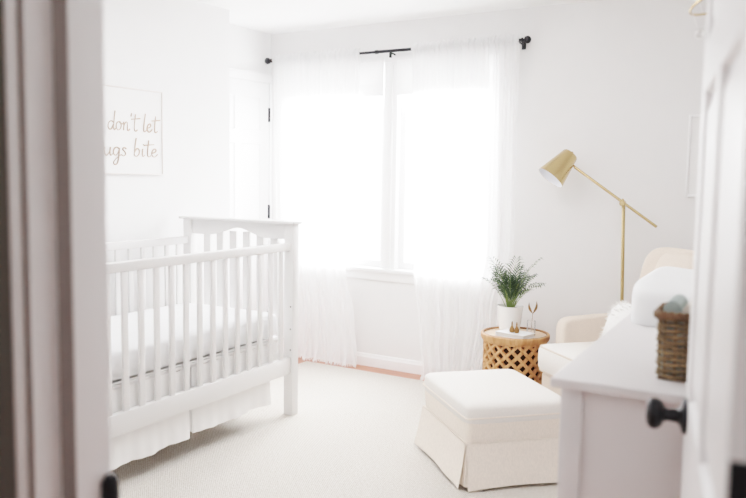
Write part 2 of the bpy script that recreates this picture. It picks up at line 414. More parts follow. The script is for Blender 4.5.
# ------------------------------------------------------------------ curtain rod and curtains
YR = 4.74
rod = thing('curtain_rod', 'black metal curtain rod with round finials above the window', 'curtain rod', (-2.84, YR, 2.262))
b = BM(); tube(b, [(-1.0, 0, 0), (-.03, 0, 0)], .0085, 12); tube(b, [(-.06, 0, 0), (1.0, 0, 0)], .0105, 12); tube(b, [(-.075, 0, 0), (-.055, 0, 0)], .0135, 12)
obj('pole', b, M_ROD, rod)
for s in (-1, 1):
    b = BM(); lathe(b, [(.011, 0), (.015, .004), (.015, .008), (.009, .014), (.009, .020), (.020, .026), (.024, .036), (.024, .046), (.018, .056), (.008, .062), (0, .063)], 16, axis_mat((s*1.0, 0, 0), (s, 0, 0)))
    obj('finial', b, M_ROD, rod)
for x in (-.985, .048, .985):
    b = BM(); tube(b, [(x, 0, -.013), (x, .05, -.014), (x, .088 if abs(x) > .5 else .064, -.018)], .006, 8); tube(b, [(x, -.010, -.006), (x, 0, -.014), (x, .012, -.004)], .006, 8); box(b, x-.014, x+.014, .082, .0895, -.045, .02, .002) if abs(x) > .5 else box(b, x-.007, x+.007, -.008, .008, -.046, -.006, .002)
    obj('bracket', b, M_ROD, rod)

def interp(tab, z):
    tab = sorted(tab)
    if z <= tab[0][0]: return tab[0][1]
    for (z0, v0), (z1, v1) in zip(tab, tab[1:]):
        if z <= z1:
            t = (z-z0)/(z1-z0); t = t*t*(3-2*t); return v0+(v1-v0)*t
    return tab[-1][1]
def curtain(name, label, lt, rt, seed):
    rnd = random.Random(seed)
    ph = [rnd.uniform(0, 6.28) for _ in range(8)]
    def warp(u): return u+.02*math.sin(5*u*PI+ph[0])*u*(1-u)*4
    def pt(u, z):
        x = interp(lt, z)+(interp(rt, z)-interp(lt, z))*warp(u)
        top = max(0, min(1, (z-1.5)/.75))
        wide = 1-top
        y = wide*(.011*math.sin(2*PI*8*u+ph[1]+.4*math.sin(z*2+ph[5]))+.005*math.sin(2*PI*17*u+ph[2]+.5*z))
        y += (.3+.7*top)*(.008*math.sin(2*PI*29*u+ph[3]+.8*math.sin(9*u+ph[0]))+.005*math.sin(2*PI*47*u+ph[4]))
        pin = math.exp(-((z-2.262)/.035)**2)
        yy = YR+y*(1-.8*pin)
        yy = min(yy, YB-.045) if z < 2.22 else yy
        fl = max(0, (.22-z)/.22)
        yy += -.04*fl*fl*(1+.6*math.sin(2*PI*6*u+ph[6]))
        return Vector((x, yy-.0, z))
    c = thing(name, label, 'curtain', (0, 0, 0), group='sheer curtains')
    nu, nz = 260, 60
    b = BM()
    def f(u, v):
        z = .022+(2.300-.022)*v
        z += .006*math.sin(2*PI*23*u+ph[7]) if v > .985 else 0
        p = pt(u, z)
        if abs(z-2.262) < .034: p.y -= .021*math.cos((z-2.262)/.034*PI/2)
        return p
    grid(b, nu, nz, f)
    # back layer of the rod pocket
    def g(u, v):
        z = 2.228+.068*v; p = pt(u, z); p.y += .018*math.sin(PI*v)+.001; return p
    grid(b, nu, 6, g)
    obj('sheer_panel', b, M_SHEER, c, sharp=180)
    b = BM()
    for k in range(90):
        u = (k+.5)/90; p = pt(u, .024)
        dx, dy = rnd.uniform(-.006, .006), rnd.uniform(-.022, -.006)
        tube(b, [p, p+Vector((dx*.5, dy*.6, -.003)), p+Vector((dx, dy, max(-.022, -.012-rnd.random()*.01)))], [.003, .004, .0035], 5)
    tt = obj('tassel_trim', b, M_FELT, c, label='short white tassels along the hem'); tt['kind'] = 'stuff'
    return c
curtain('sheer_curtain', 'left white sheer curtain with gathered top, beside the closet door',
        [(0, -3.76), (2.3, -3.82)], [(0, -3.02), (.35, -3.06), (.75, -3.145), (1.5, -3.09), (2.1, -3.045), (2.3, -3.035)], 3)
curtain('sheer_curtain', 'right white sheer curtain hanging behind the potted palm',
        [(0, -2.47), (.3, -2.52), (.75, -2.572), (1.6, -2.60), (2.3, -2.62)], [(0, -2.02), (.5, -1.93), (.95, -1.845), (2.3, -1.85)], 11)

# ------------------------------------------------------------------ crib
CR = math.radians(2.232)
crib = thing('crib', 'white slatted wooden baby crib with arched end panels', 'crib', (-2.683, 3.507, .012), CR)
# local: x = -.826..0 across, y = 0.. -1.43 along, z up.  posts at both ends
Zo = -.012
CW = .826; PW = .062; LB = -1.38
def crib_end(y0, y1):
    yc = (y0+y1)/2
    for x0, x1 in ((-PW, 0), (-CW, -CW+PW)):
        b = BM(); box(b, x0, x1, y0, y1, 0, 1.118+Zo, .004); obj('post', b, M_CRIB, crib)
    # arched head panel
    n = 40; out = []
    xa, xb = -CW+PW, -PW
    for k in range(n+1):
        t = k/n; x = xa+(xb-xa)*t
        a = max(0, 1-abs(t-.5)/.30); a = a*a*(3-2*a)
        out.append((x, 1.030+Zo+.050*a))
    out += [(xb, 1.118+Zo), (xa, 1.118+Zo)]
    b = BM(); prism(b, out, yc-.014, yc+.014); obj('arched_panel', b, M_CRIB, crib)
    b = BM(); box(b, -CW-.024, .012, y0-.016, y1+.016, 1.118+Zo, 1.134+Zo, .005, 3); obj('top_cap', b, M_CRIB, crib)
    b = BM(); box(b, xa, xb, yc-.014, yc+.014, .27+Zo, .36+Zo, .003); obj('end_rail', b, M_CRIB, crib)
    for k in range(6):
        x = -.655+k*.1005
        zt = 1.030+Zo+.03
        b = BM(); box(b, x-.025, x+.025, yc-.008, yc+.008, .36+Zo, zt, .002); obj('slat', b, M_CRIB, crib)
crib_end(0, .06); crib_end(LB-.06, LB)
for xs0 in (-.046, -CW+.012):
    b = BM(); box(b, xs0, xs0+.034, LB, 0, .968+Zo, 1.013+Zo, .006, 3); obj('top_rail', b, M_CRIB, crib)
    b = BM(); box(b, xs0, xs0+.034, LB, 0, .258+Zo, .355+Zo, .004); obj('bottom_rail', b, M_CRIB, crib)
    for k in range(14):
        y = -.080-.0952*k
        b = BM(); box(b, xs0+.014, xs0+.029, y-.0155, y+.0155, .345+Zo, .972+Zo, .003); obj('slat', b, M_CRIB, crib)
for x in (-.036,):
    for z in (.635, .505, .385):
        b = BM(); lathe(b, [(.0, .0015), (.0045, .0015), (.0045, 0), (.003, -.004)], 12, axis_mat((x+.022, 0.0, z), (0, -1, 0))); obj('bolt', b, M_ROD, crib)
b = BM(); box(b, -CW+.05, -.05, LB+.01, -.01, .455+Zo, .47+Zo, .002); obj('mattress_support', b, M_CRIB, crib)

mt = thing('crib_mattress', 'white sheeted crib mattress lying inside the crib', 'mattress', (-2.683, 3.507, .473), CR)
b = BM()
cushion(b, CW-.11, 1.345, .15, .16, .28, 48, 18, Matrix.Translation((-CW/2, LB/2, .075)))
obj('fitted_sheet', b, M_SHEET, mt, sharp=180)
b = BM(); tube(b, [(-.058, -1.33+.02*k, .004) for k in range(66)], .004, 6); obj('seam', b, M_SKIRT, mt)

# crib skirt (hangs from the mattress support)
sk = thing('crib_skirt', 'white linen dust skirt hanging below the crib mattress', 'bed skirt', (-2.683, 3.507, 0), CR)
def skirt_panel(p0, p1, nrm, z0, z1, seed, gap_lo=0, gap_hi=0):
    rnd = random.Random(seed); a, c = rnd.uniform(0, 6), rnd.uniform(0, 6)
    p0 = Vector(p0); p1 = Vector(p1); nrm = Vector(nrm)
    b = BM()
    def f(u, v):
        z = z1+(z0-z1)*v
        fl = v*v
        p = p0.lerp(p1, u)+nrm*(.012*fl+fl*.007*math.sin(2*PI*2.6*u+a)+.003*v*math.sin(2*PI*7*u+c))
        z += v*.004*math.sin(2*PI*1.6*u+c)
        return Vector((p.x, p.y, z))
    grid(b, 60, 14, f)
    return b
o = obj('skirt_panel', skirt_panel((-.052, -.150, 0), (-.052, -.775, 0), (1, 0, 0), .118, .452, 1), M_SKIRT, sk, sharp=180)
o = obj('skirt_panel', skirt_panel((-.050, -.800, 0), (-.050, -1.33, 0), (1, 0, 0), .108, .452, 2), M_SKIRT, sk, sharp=180)
o = obj('skirt_panel', skirt_panel((-.056, -.165, 0), (-CW+.06, -.165, 0), (0, 1, 0), .13, .452, 3), M_SKIRT, sk, sharp=180)
o = obj('skirt_panel', skirt_panel((-.052, -1.33, 0), (-CW+.06, -1.33, 0), (0, -1, 0), .13, .452, 4), M_SKIRT, sk, sharp=180)
o = obj('skirt_panel', skirt_panel((-.066, -.74, 0), (-.066, -.84, 0), (1, 0, 0), .125, .452, 5), M_SKIRT, sk, sharp=180)

# ------------------------------------------------------------------ ottoman
ou = Vector((-.724, .690, 0)).normalized(); ov = Vector((.690, .724, 0)).normalized()
OW, OD, OH = .615, .50, .372       # along ou (left edge), along ov
near = Vector((-1.392, 3.085, 0))
oc = near+ou*OW/2+ov*OD/2
ott = thing('ottoman', 'cream linen skirted ottoman standing on the rug before the armchair', 'ottoman', (oc.x, oc.y, .012), math.atan2(ov.y, ov.x))
# local x = ov (OD), y = ou (OW)
hx, hy = OD/2, OW/2
def roundrect(hx, hy, r, n=8):
    out = []
    for cx, cy, a0 in ((hx-r, -hy+r, -PI/2), (hx-r, hy-r, 0), (-hx+r, hy-r, PI/2), (-hx+r, -hy+r, PI)):
        for k in range(n+1):
            a = a0+PI/2*k/n; out.append((cx+r*math.cos(a), cy+r*math.sin(a)))
    return out
def loft(bm, levels, cap_top=True, cap_bot=False):
    R = [[bm.verts.new((x, y, z)) for x, y in ring] for ring, z in levels]
    n = len(R[0])
    for a, c in zip(R, R[1:]):
        for k in range(n): bm.faces.new((a[k], a[(k+1) % n], c[(k+1) % n], c[k]))
    if cap_top: bm.faces.new(R[-1])
    if cap_bot: bm.faces.new(R[0][::-1])
b = BM()
lv = [(roundrect(hx-.012, hy-.012, .02), .03), (roundrect(hx-.010, hy-.010, .02), .2), (roundrect(hx-.002, hy-.002, .03), .26), (roundrect(hx, hy, .03), .335)]
loft(b, lv, cap_top=False)
obj('body', b, M_LINEN, ott, sharp=60)
b = BM()
cushion(b, OD+.010, OW+.010, .118, .12, .38, 64, 22, Matrix.Translation((0, 0, .333)))
obj('padded_top', b, M_CUSH, ott, sharp=180)
def ring_tube(bm, pts, r, n=6):
    tube(bm, pts+[pts[0], pts[1]], r, n, caps=False)
b = BM(); ring_tube(b, [(x, y, .322) for x, y in roundrect(hx+.003, hy+.003, .012, 4)], .0042); obj('piping', b, M_LINEN, ott)
b = BM(); ring_tube(b, [(x, y, .205) for x, y in roundrect(hx-.004, hy-.004, .02, 4)], .0035); obj('piping', b, M_LINEN, ott)
# four skirt panels with open corner pleats
def oskirt(p0, p1, nrm, seed):
    p0, p1, nrm = Vector(p0), Vector(p1), Vector(nrm)
    d = (p1-p0).normalized(); rnd = random.Random(seed); a = rnd.uniform(0, 6)
    b = BM()
    def f(u, v):
        z = .205-.197*v
        e = (2*u-1)
        p = p0.lerp(p1, u)+nrm*(.004+.030*v**1.3+.004*v*math.sin(2*PI*1.7*u+a)+.008*v*abs(e)**6)+d*(e*.010*v)
        return Vector((p.x, p.y, z+.006*v*(1-abs(e)**4)))
    grid(b, 40, 10, f)
    return b
g = .006
for i, (p0, p1, n) in enumerate((((-hx, -hy+g, 0), (-hx, hy-g, 0), (-1, 0, 0)), ((hx, -hy+g, 0), (hx, hy-g, 0), (1, 0, 0)),
                                 ((-hx+g, -hy, 0), (hx-g, -hy, 0), (0, -1, 0)), ((-hx+g, hy, 0), (hx-g, hy, 0), (0, 1, 0)))):
    obj('skirt_panel', oskirt(p0, p1, n, i), M_LINEN, ott, sharp=180)
for sx in (-1, 1):
    for sy in (-1, 1):
        b = BM()
        P = [(sx*(hx-.05), sy*(hy+.006)), (sx*(hx-.002), sy*(hy-.002)), (sx*(hx+.006), sy*(hy-.05))]
        q = [[b.verts.new((x*(1+.045*t), y*(1+.045*t), .203-.185*t)) for t in (0, .5, 1)] for x, y in P]
        for i in range(2):
            for j in range(2): b.faces.new((q[i][j], q[i+1][j], q[i+1][j+1], q[i][j+1]))
        obj('corner_pleat', b, M_LINEN, ott)
        b = BM(); lathe(b, [(0, 0), (.016, 0), (.02, .03), (0, .03)], 12, Matrix.Translation((sx*(hx-.07), sy*(hy-.07), 0))); obj('foot', b, M_WOODDK, ott)

# ------------------------------------------------------------------ armchair
cf = Vector((.67, .742, 0)).normalized()       # towards the back of the chair
ca = Vector((.742, -.67, 0)).normalized()      # towards the near arm
# local: x along ca, y along cf ; origin = far front corner of the cushion
ch = thing('armchair', 'ivory upholstered armchair in the corner behind the dresser', 'armchair', (-1.437, 4.05, .0125), math.atan2(ca.y, ca.x))
# local y axis = rot90(ca) = (.67,.742) = cf  OK
AW = .09; SW = .60
b = BM(); box(b, .02, .02+SW, .03, .62, .06, .34, .02, 3); obj('base', b, M_CHAIR, ch)
b = BM(); cushion(b, SW+.03, .60, .17, .14, .36, 48, 18, Matrix.Translation((SW/2+.015, .30, .415)))
obj('seat_cushion', b, M_CUSH, ch, sharp=180)
for zz in (.352, .478):
    b = BM(); ring_tube(b, [(x+SW/2+.015, y+.30, zz) for x, y in roundrect((SW+.012)/2, .29, .05, 5)], .005); obj('piping', b, M_CHAIR, ch)
def arm(x0):
    b = BM()
    # side profile (y,z) swept across x with a rolled soft top
    ys = [.155, .17, .25, .45, .62]
    out = [(.15, .05), (.15, .57), (.165, .605), (.21, .622), (.40, .628), (.66, .64), (.70, .62), (.70, .05)]
    a = [b.verts.new((x0, y, z)) for y, z in out]; c = [b.verts.new((x0+AW, y, z)) for y, z in out]
    b.faces.new(a); b.faces.new(c[::-1])
    for k in range(len(a)): b.faces.new((a[k], c[k], c[(k+1) % len(a)], a[(k+1) % len(a)]))
    bmesh.ops.bevel(b, geom=b.edges[:], offset=.022, segments=4, profile=.5, affect='EDGES', clamp_overlap=True)
    return b
obj('armrest', arm(-.055), M_CHAIR, ch, sharp=50); obj('armrest', arm(SW+.02), M_CHAIR, ch, sharp=50)
# backrest: leaning, rounded top, with forward wings
def back_shape():
    b = BM()
    W0, W1 = .11, SW+.03
    def sp(v, e): return math.copysign(abs(v)**e, v)
    n, m = 40, 26
    M = Matrix.Translation(((W0+W1)/2, .62, .54)) @ Matrix.Rotation(math.radians(-9), 4, 'X')
    def fn(c):
        t = (c.x/((W1-W0)/2))
        return Vector((c.x, c.y-.06*abs(t)**3, c.z-.03*abs(t)**4*(1 if c.z > 0 else 0)))
    cushion(b, W1-W0, .15, .98, .35, .22, 48, 24, M, fn)
    return b
obj('backrest', back_shape(), M_CHAIR, ch, sharp=180)
b = BM(); cushion(b, .34, .13, .40, .55, .5, 36, 18, Matrix.Translation((.50, .51, .825)) @ Matrix.Rotation(math.radians(-12), 4, 'X')); obj('back_cushion', b, M_CHAIR, ch, sharp=180)
for x in (.02, SW-.0):
    for y in (.10, .60):
        b = BM(); lathe(b, [(0, 0), (.016, 0), (.022, .07), (0, .07)], 12, Matrix.Translation((x, y, 0))); obj('leg', b, M_WOODDK, ch)

# shaggy pillow in the chair
pm = Vector((-1.437, 4.05, 0))+ca*.445+cf*.27
pl_ = thing('throw_pillow', 'white shaggy throw pillow sitting in the armchair seat', 'pillow', (pm.x, pm.y, .503), math.atan2(ca.y, ca.x))
PM = Matrix.Scale(.9, 4) @ Matrix.Translation((0, 0, .155)) @ Matrix.Rotation(math.radians(-20), 4, 'X')
b = BM(); cushion(b, .33, .13, .30, .6, .6, 32, 16, PM); obj('pillow_cover', b, M_FUR, pl_, sharp=180)
b = BM(); rnd = random.Random(5)
for k in range(900):
    a = rnd.uniform(0, 2*PI); ph = math.asin(rnd.uniform(-1, 1))
    def sp(v, e): return math.copysign(abs(v)**e, v)
    c = Vector((.165*sp(math.cos(ph), .6)*sp(math.cos(a), .6), .065*sp(math.cos(ph), .6)*sp(math.sin(a), .6), .15*sp(math.sin(ph), .6)))
    n = Vector((c.x/.165**2, c.y/.065**2, c.z/.15**2)).normalized()
    p = PM @ c; nn = PM.to_3x3() @ n
    t = nn.orthogonal().normalized()
    q = p+nn*.022+Vector((rnd.uniform(-.01, .01), rnd.uniform(-.01, .01), rnd.uniform(-.018, .004)))
    v = [b.verts.new(p-t*.003), b.verts.new(p+t*.003), b.verts.new(q)]
    b.faces.new(v)
sh = obj('shag_fringe', b, M_FUR, pl_, flat=True); sh['kind'] = 'stuff'

# ------------------------------------------------------------------ dresser
DR = math.radians(3.6)
dr = thing('dresser', 'pale grey dresser with a smooth top, used as changing table', 'dresser', (-.612, 1.842, 0), DR)
# local x: 0..DD across, y: 0..DL along
DD, DL, DH = .47, 1.76, .905
b = BM(); box(b, 0, DD, 0, DL, DH-.024, DH, .004, 3); obj('top', b, M_DRESS, dr)
b = BM()
box(b, .022, .075, .022, .060, 0, DH-.024, .003); box(b, DD-.065, DD-.012, .022, .060, 0, DH-.024, .003)
box(b, .022, .075, DL-.06, DL-.022, 0, DH-.024, .003); box(b, DD-.065, DD-.012, DL-.06, DL-.022, 0, DH-.024, .003)
box(b, .075, DD-.065, .034, .050, .10, DH-.024); box(b, .075, DD-.065, DL-.05, DL-.034, .10, DH-.024)
box(b, .022, .04, .06, DL-.06, .10, .135); box(b, .022, .04, .06, DL-.06, DH-.05, DH-.024); box(b, .022, .045, DL/2-.02, DL/2+.02, .135, DH-.05)
box(b, DD-.025, DD-.013, .06, DL-.06, .10, DH-.024); box(b, .03, DD-.02, .05, DL-.05, .10, .12)
obj('body', b, M_DRESS, dr)
for c in range(2):
    for r in range(3):
        y0 = .066+c*(DL/2-.042); y1 = y0+DL/2-.092
        z0 = .14+r*.237; z1 = z0+.229
        b = BM(); box(b, .024, .042, y0, y1, z0, z1, .003); box(b, .042, .40, y0+.02, y1-.02, z0+.01, z1-.05); dw = obj('drawer', b, M_DRESS, dr)
        for yy in (y0+.2, y1-.2):
            b = BM(); lathe(b, [(0, 0), (.007, 0), (.006, .012), (.014, .018), (.014, .024), (0, .027)], 16, axis_mat((.024, yy, (z0+z1)/2), (-1, 0, 0))); obj('knob', b, M_BLACK, dw)

def on_dresser(x, y, z=DH):
    c, s = math.cos(DR), math.sin(DR); return (-.612+c*x-s*y, 1.842+s*x+c*y, z)
# changing pad
pad = thing('changing_pad', 'white contoured changing pad lying on the far end of the dresser', 'changing pad', on_dresser(.237, 1.235), DR)
b = BM()
def padf(c):
    t = c.x/.205
    if c.z > 0: c = Vector((c.x, c.y, c.z*(.84+.16*abs(t)**2.0)))
    return c
cushion(b, .43, .79, .30, .34, .28, 52, 20, Matrix.Translation((0, 0, 0)), padf)
for v in b.verts:
    if v.co.z < 0: v.co.z = v.co.z*.02
    v.co.z += .003
obj('pad_cover', b, M_PAD, pad, sharp=180)

# wicker basket
BW, BL, BH = .20, .165, .165
bk = thing('wicker_basket', 'brown wicker basket of cloths on the near end of the dresser', 'basket', on_dresser(.225+BW/2, .115+BL/2), DR)
def rr_pt(t, hx, hy, r=.025):
    pts = roundrect(hx, hy, r, 6); n = len(pts)
    L = [0]
    for k in range(n):
        a, c = pts[k], pts[(k+1) % n]; L.append(L[-1]+math.hypot(a[0]-c[0], a[1]-c[1]))
    s = (t % 1)*L[-1]
    for k in range(n):
        if s <= L[k+1]:
            f = (s-L[k])/max(1e-9, L[k+1]-L[k]); a, c = pts[k], pts[(k+1) % n]
            return a[0]+(c[0]-a[0])*f, a[1]+(c[1]-a[1])*f
    return pts[0]
NS = 26
for k in range(NS):
    x, y = rr_pt(k/NS, BW/2-.006, BL/2-.006)
    b = BM(); tube(b, [(x*.96, y*.96, .004), (x, y, BH*.5), (x*1.01, y*1.01, BH-.008)], .0035, 6); obj('stake', b, M_WICKD, bk)
NR = 11
for r in range(NR):
    z = .010+r*(BH-.024)/(NR-1)
    b = BM(); pts = []
    N = NS*6
    for k in range(N):
        t = k/N; x, y = rr_pt(t, BW/2-.006, BL/2-.006)
        w = 1+.05*math.sin(PI*NS*t+PI*r)*1.0
        s = .97+.04*r/NR
        pts.append((x*w*s, y*w*s, z+.0015*math.sin(37*t+r)))
    ring_tube(b, pts, .0056, 6)
    obj('weave_strand', b, M_WICK, bk)
b = BM()
for off in (0, PI):
    pts = [(rr_pt(k/160, BW/2+.001, BL/2+.001)[0]*(1+.03*math.sin(2*PI*20*k/160+off)), rr_pt(k/160, BW/2+.001, BL/2+.001)[1]*(1+.03*math.sin(2*PI*20*k/160+off)), BH-.004+.004*math.cos(2*PI*20*k/160+off)) for k in range(160)]
    ring_tube(b, pts, .0075, 6)
obj('braided_rim', b, M_WICKD, bk)
b = BM(); box(b, -BW/2+.008, BW/2-.008, -BL/2+.008, BL/2-.008, .001, .006); obj('basket_floor', b, M_WICKD, bk)
# folded cloths standing inside
for i, (x, m, h, lab) in enumerate(((.2605, M_TEAL, .188, 'grey green folded cloth standing in the wicker basket'), (.3045, M_CLOTH2, .184, 'oatmeal folded cloth standing in the middle of the wicker basket'), (.3485, M_CLOTH3, .180, 'blush folded cloth standing nearest the door in the wicker basket'))):
    b = BM()
    def fold(u, v):
        a = PI*v
        return Vector((.017*math.cos(a), (u-.5)*.19, h-.02+.02*math.sin(a)))
    for s in range(3):
        ww = .0213-.004*s
        prof = [(-ww, 0), (-ww, h-ww-.004*s)]+[(-ww*math.cos(PI*k/8), h-ww-.004*s+ww*math.sin(PI*k/8)) for k in range(1, 8)]+[(ww, h-ww-.004*s), (ww, 0)]
        prism(b, prof, -.066+.004*s, .066-.004*s-.006*s)
    obj('folded_cloth', b, m, None, lab, 'cloth', 'folded cloths in the basket', loc=on_dresser(x, .115+BL/2, DH+.008), rotz=DR)

# ------------------------------------------------------------------ side table
TX, TY, TZ, TR = -1.655, 4.315, .478, .20
tb = thing('side_table', 'round carved lattice wood side table under the potted palm', 'side table', (TX, TY, .0125), 0)
b = BM(); lathe(b, [(0, TZ-.03), (TR-.012, TZ-.03), (TR-.012, TZ-.010), (0, TZ-.010)], 64); obj('table_top', b, M_WOODTOP, tb)
b = BM(); lathe(b, [(TR-.014, TZ-.038), (TR-.004, TZ-.036), (TR+.001, TZ-.025), (TR+.001, TZ-.004), (TR-.003, TZ), (TR-.012, TZ), (TR-.015, TZ-.004)], 64, close=True); obj('rim', b, M_WOOD, tb)
b = BM(); lathe(b, [(TR-.0165, TZ-.010), (TR-.0125, TZ-.010), (TR-.0125, TZ+.001), (TR-.0165, TZ+.001)], 64, close=True); obj('inlay_band', b, M_WOODDK, tb)
R = TR-.020; h0, h1 = .035, TZ-.036; Nh = 17
b = BM()
for sgn in (1, -1):
    for k in range(Nh):
        pts = []
        for j in range(25):
            t = j/24; z = h0+(h1-h0)*t
            a = 2*PI*k/Nh+sgn*(z-h0)/R
            pts.append((a, z))
        wd, th = .0098, .010
        rings = []
        for a, z in pts:
            er = Vector((math.cos(a), math.sin(a), 0)); et = Vector((-math.sin(a), math.cos(a), 0))
            side = (Vector((0, 0, 1))*sgn*-.7071+et*.7071)*wd
            c = er*R+Vector((0, 0, z))
            rings.append([b.verts.new(c+side), b.verts.new(c+side*.7+er*.006), b.verts.new(c-side*.7+er*.006), b.verts.new(c-side), b.verts.new(c-side-er*th), b.verts.new(c+side-er*th)])
        for p, q in zip(rings, rings[1:]):
            for i in range(6): b.faces.new((p[i], p[(i+1) % 6], q[(i+1) % 6], q[i]))
lt = obj('lattice_drum', b, M_WOOD, tb, sharp=50)
b = BM(); lathe(b, [(R-.03, .02), (R-.026, .02), (R-.026, TZ-.04), (R-.03, TZ-.04)], 48, close=True); obj('hole_shade_drum', b, M_INNER, tb)  # dark drum added inside to paint shade behind the lattice holes
b = BM(); lathe(b, [(R-.02, .0), (R+.010, .0), (R+.010, .03), (R+.004, .04), (R-.02, .04)], 64, close=True); obj('base_ring', b, M_WOOD, tb)
b = BM(); lathe(b, [(R-.016, h1-.012), (R+.008, h1-.012), (R+.008, h1), (R-.016, h1)], 64, close=True); obj('upper_ring', b, M_WOOD, tb)
ZT = TZ-.010+.0125

# potted palm
PX, PY = -1.725, 4.40
pp = thing('potted_palm', 'small green palm in a white ceramic pot on the side table', 'plant', (PX, PY, ZT+.0005))
b = BM(); lathe(b, [(0, 0), (.056, 0), (.060, .004), (.078, .145), (.080, .150), (.077, .153), (.073, .150), (.072, .135), (0, .130)], 40); obj('pot', b, M_POT, pp)
b = BM(); lathe(b, [(.072, .1335), (.045, .139), (0, .141)], 32); obj('soil', b, M_SOIL, pp)
rnd = random.Random(21)
def frond(base, az, lean, L, droop, m_i):
    pts = []
    d = Vector((math.cos(az), math.sin(az), 0))
    N = 16
    p = Vector(base); ang = lean
    for k in range(N+1):
        pts.append(p.copy())
        t = k/N
        ang = lean+droop*t*t
        p = p+(d*math.sin(ang)+Vector((0, 0, 1))*math.cos(ang))*(L/N)
    return pts
def leaflets(bm, pts, L, rn):
    N = len(pts)-1
    for k in range(int(N*.40), N+1, 1):
        t = k/N
        tan = (pts[min(N, k+1)]-pts[max(0, k-1)]).normalized()
        side = tan.cross(Vector((0, 0, 1)))
        side = side.normalized() if side.length > 1e-4 else Vector((1, 0, 0))
        nrm = side.cross(tan).normalized()
        ll = L*(.26+.10*math.sin(PI*min(1, (t-.3)/.7)))*(1.1-.45*t)
        for s in (-1, 1):
            dr_ = (side*s*.8+tan*(.62+.3*t)+nrm*rn.uniform(-.05, .25)).normalized()
            w = .0030+.0012*rn.random()
            a0 = pts[k]; mid = a0+dr_*ll*.5+Vector((0, 0, .004)); tip = a0+dr_*ll+Vector((0, 0, -.012-.2*ll*rn.random()))
            wd = tan.cross(dr_).cross(dr_).normalized()*w
            v = [bm.verts.new(a0), bm.verts.new(mid-wd), bm.verts.new(tip), bm.verts.new(mid+wd)]
            bm.faces.new((v[0], v[1], v[2], v[3]))
specs = []
for k in range(30):
    az = rnd.uniform(0, 2*PI); specs.append((az, rnd.uniform(.05, .5), rnd.uniform(.13, .26), rnd.uniform(.2, 1.2)))
specs += [(math.radians(-20), .62, .26, .9), (math.radians(150), .40, .27, .7), (math.radians(100), .2, .32, .8), (math.radians(-70), .3, .26, 1.0), (math.radians(150), .35, .33, .7), (math.radians(20), .25, .33, .7), (math.radians(190), .45, .22, .8), (math.radians(-10), .5, .27, 1.2)]
for i, (az, ln, L, dp) in enumerate(specs):
    rr = .03*rnd.random(); base = (rr*math.cos(az), rr*math.sin(az), .137)
    pts = frond(base, az, ln, L, dp, 0)
    b = BM(); tube(b, pts, [.0024*(1-.75*k/len(pts)) for k in range(len(pts))], 5)
    fo = obj('frond', b, M_STEM, pp)
    b = BM(); leaflets(b, pts, L*1.05, rnd)
    obj('leaflets', b, M_LEAF if i % 3 else M_LEAF2, fo, flat=True)

# book on the table
vdir = math.atan2(.30, .95)
bkx = thing('book', 'thin white hardback book lying on the side table', 'book', (-1.630, 4.255, ZT+.0005), math.radians(-12))
b = BM(); box(b, -.095, .095, -.0625, .0625, 0, .003, .0008); box(b, -.095, .095, -.0625, .0625, .022, .025, .0008); box(b, -.098, -.094, -.0625, .0625, 0, .025, .0012)
obj('cover', b, M_BOOK, bkx)
b = BM(); box(b, -.094, .090, -.0585, .0585, .003, .022); obj('pages', b, M_PAGE, bkx)
# brass ornaments on the book
for i, (x, y, s, lab) in enumerate(((-1.645, 4.235, .88, 'small pointed brass ornament on the white book, left of its twin'), (-1.614, 4.230, .86, 'small pointed brass ornament on the white book, right of its twin'))):
    b = BM(); lathe(b, [(0, 0), (.012, 0), (.0165, .006), (.017, .016), (.0135, .028), (.008, .038), (.0045, .047), (.005, .056), (.0045, .064), (.002, .073), (0, .075)], 20, Matrix.Scale(s, 4))
    obj('brass_ornament', b, M_BRASS2, None, lab, 'ornament', 'brass ornaments on the book', loc=(x, y, ZT+.026))
# bud vase with two brass leaves
vs_ = thing('bud_vase', 'slim clear glass vase holding a dried stem beside the palm pot', 'vase', (-1.562, 4.325, ZT+.0005))
b = BM(); lathe(b, [(0, 0), (.024, 0), (.026, .004), (.026, .085), (.024, .09), (.022, .09), (.024, .084), (.024, .006), (0, .005)], 24); obj('glass', b, M_VASE, vs_)
b = BM(); tube(b, [(0, 0, .007), (.004, 0, .08), (.008, -.002, .135)], .0014, 6); obj('stem', b, M_BRASS2, vs_)
for s, h, tw in ((-1, .065, .3), (1, .075, -.3)):
    b = BM()
    base = Vector((.008, -.002, .132)); tip = base+Vector((s*.022, -.004, h))
    pts = [base.lerp(tip, k/8)+Vector((s*.010*math.sin(PI*k/8), 0, 0)) for k in range(9)]
    tube(b, pts, [.002, .007, .011, .013, .0125, .010, .007, .004, .001], 8, flat=.5)
    obj('dried_pod', b, M_BRASS2, vs_)

# ------------------------------------------------------------------ floor lamp
LX, LY = -1.152, 4.685
lamp = thing('floor_lamp', 'brass floor lamp with a tilted cone shade behind the armchair', 'lamp', (LX, LY, 0))
b = BM(); lathe(b, [(0, 0), (.095, 0), (.098, .006), (.095, .016), (.02, .022), (0, .022)], 40, Matrix.Translation((.035, 0, 0))); obj('base', b, M_BRASS, lamp)
b = BM(); tube(b, [(.035, 0, .02), (0, 0, 1.245)], .0105, 16); obj('pole', b, M_BRASS, lamp)
AL, AR_ = Vector((-.292, -.024, .207)), Vector((.198, -.024, -.131))
UP = Vector((0, 0, 1.262))
b = BM(); tube(b, [AL+UP, AR_+UP], .0082, 14); obj('arm', b, M_BRASS, lamp)
b = BM(); lathe(b, [(0, -.006), (.016, -.006), (.018, -.002), (.018, .020), (.014, .026), (0, .026)], 20, axis_mat((0, -.012, 1.262), (0, -1, 0)))
tube(b, [(0, 0, 1.235), (0, -.012, 1.262)], .010, 12)
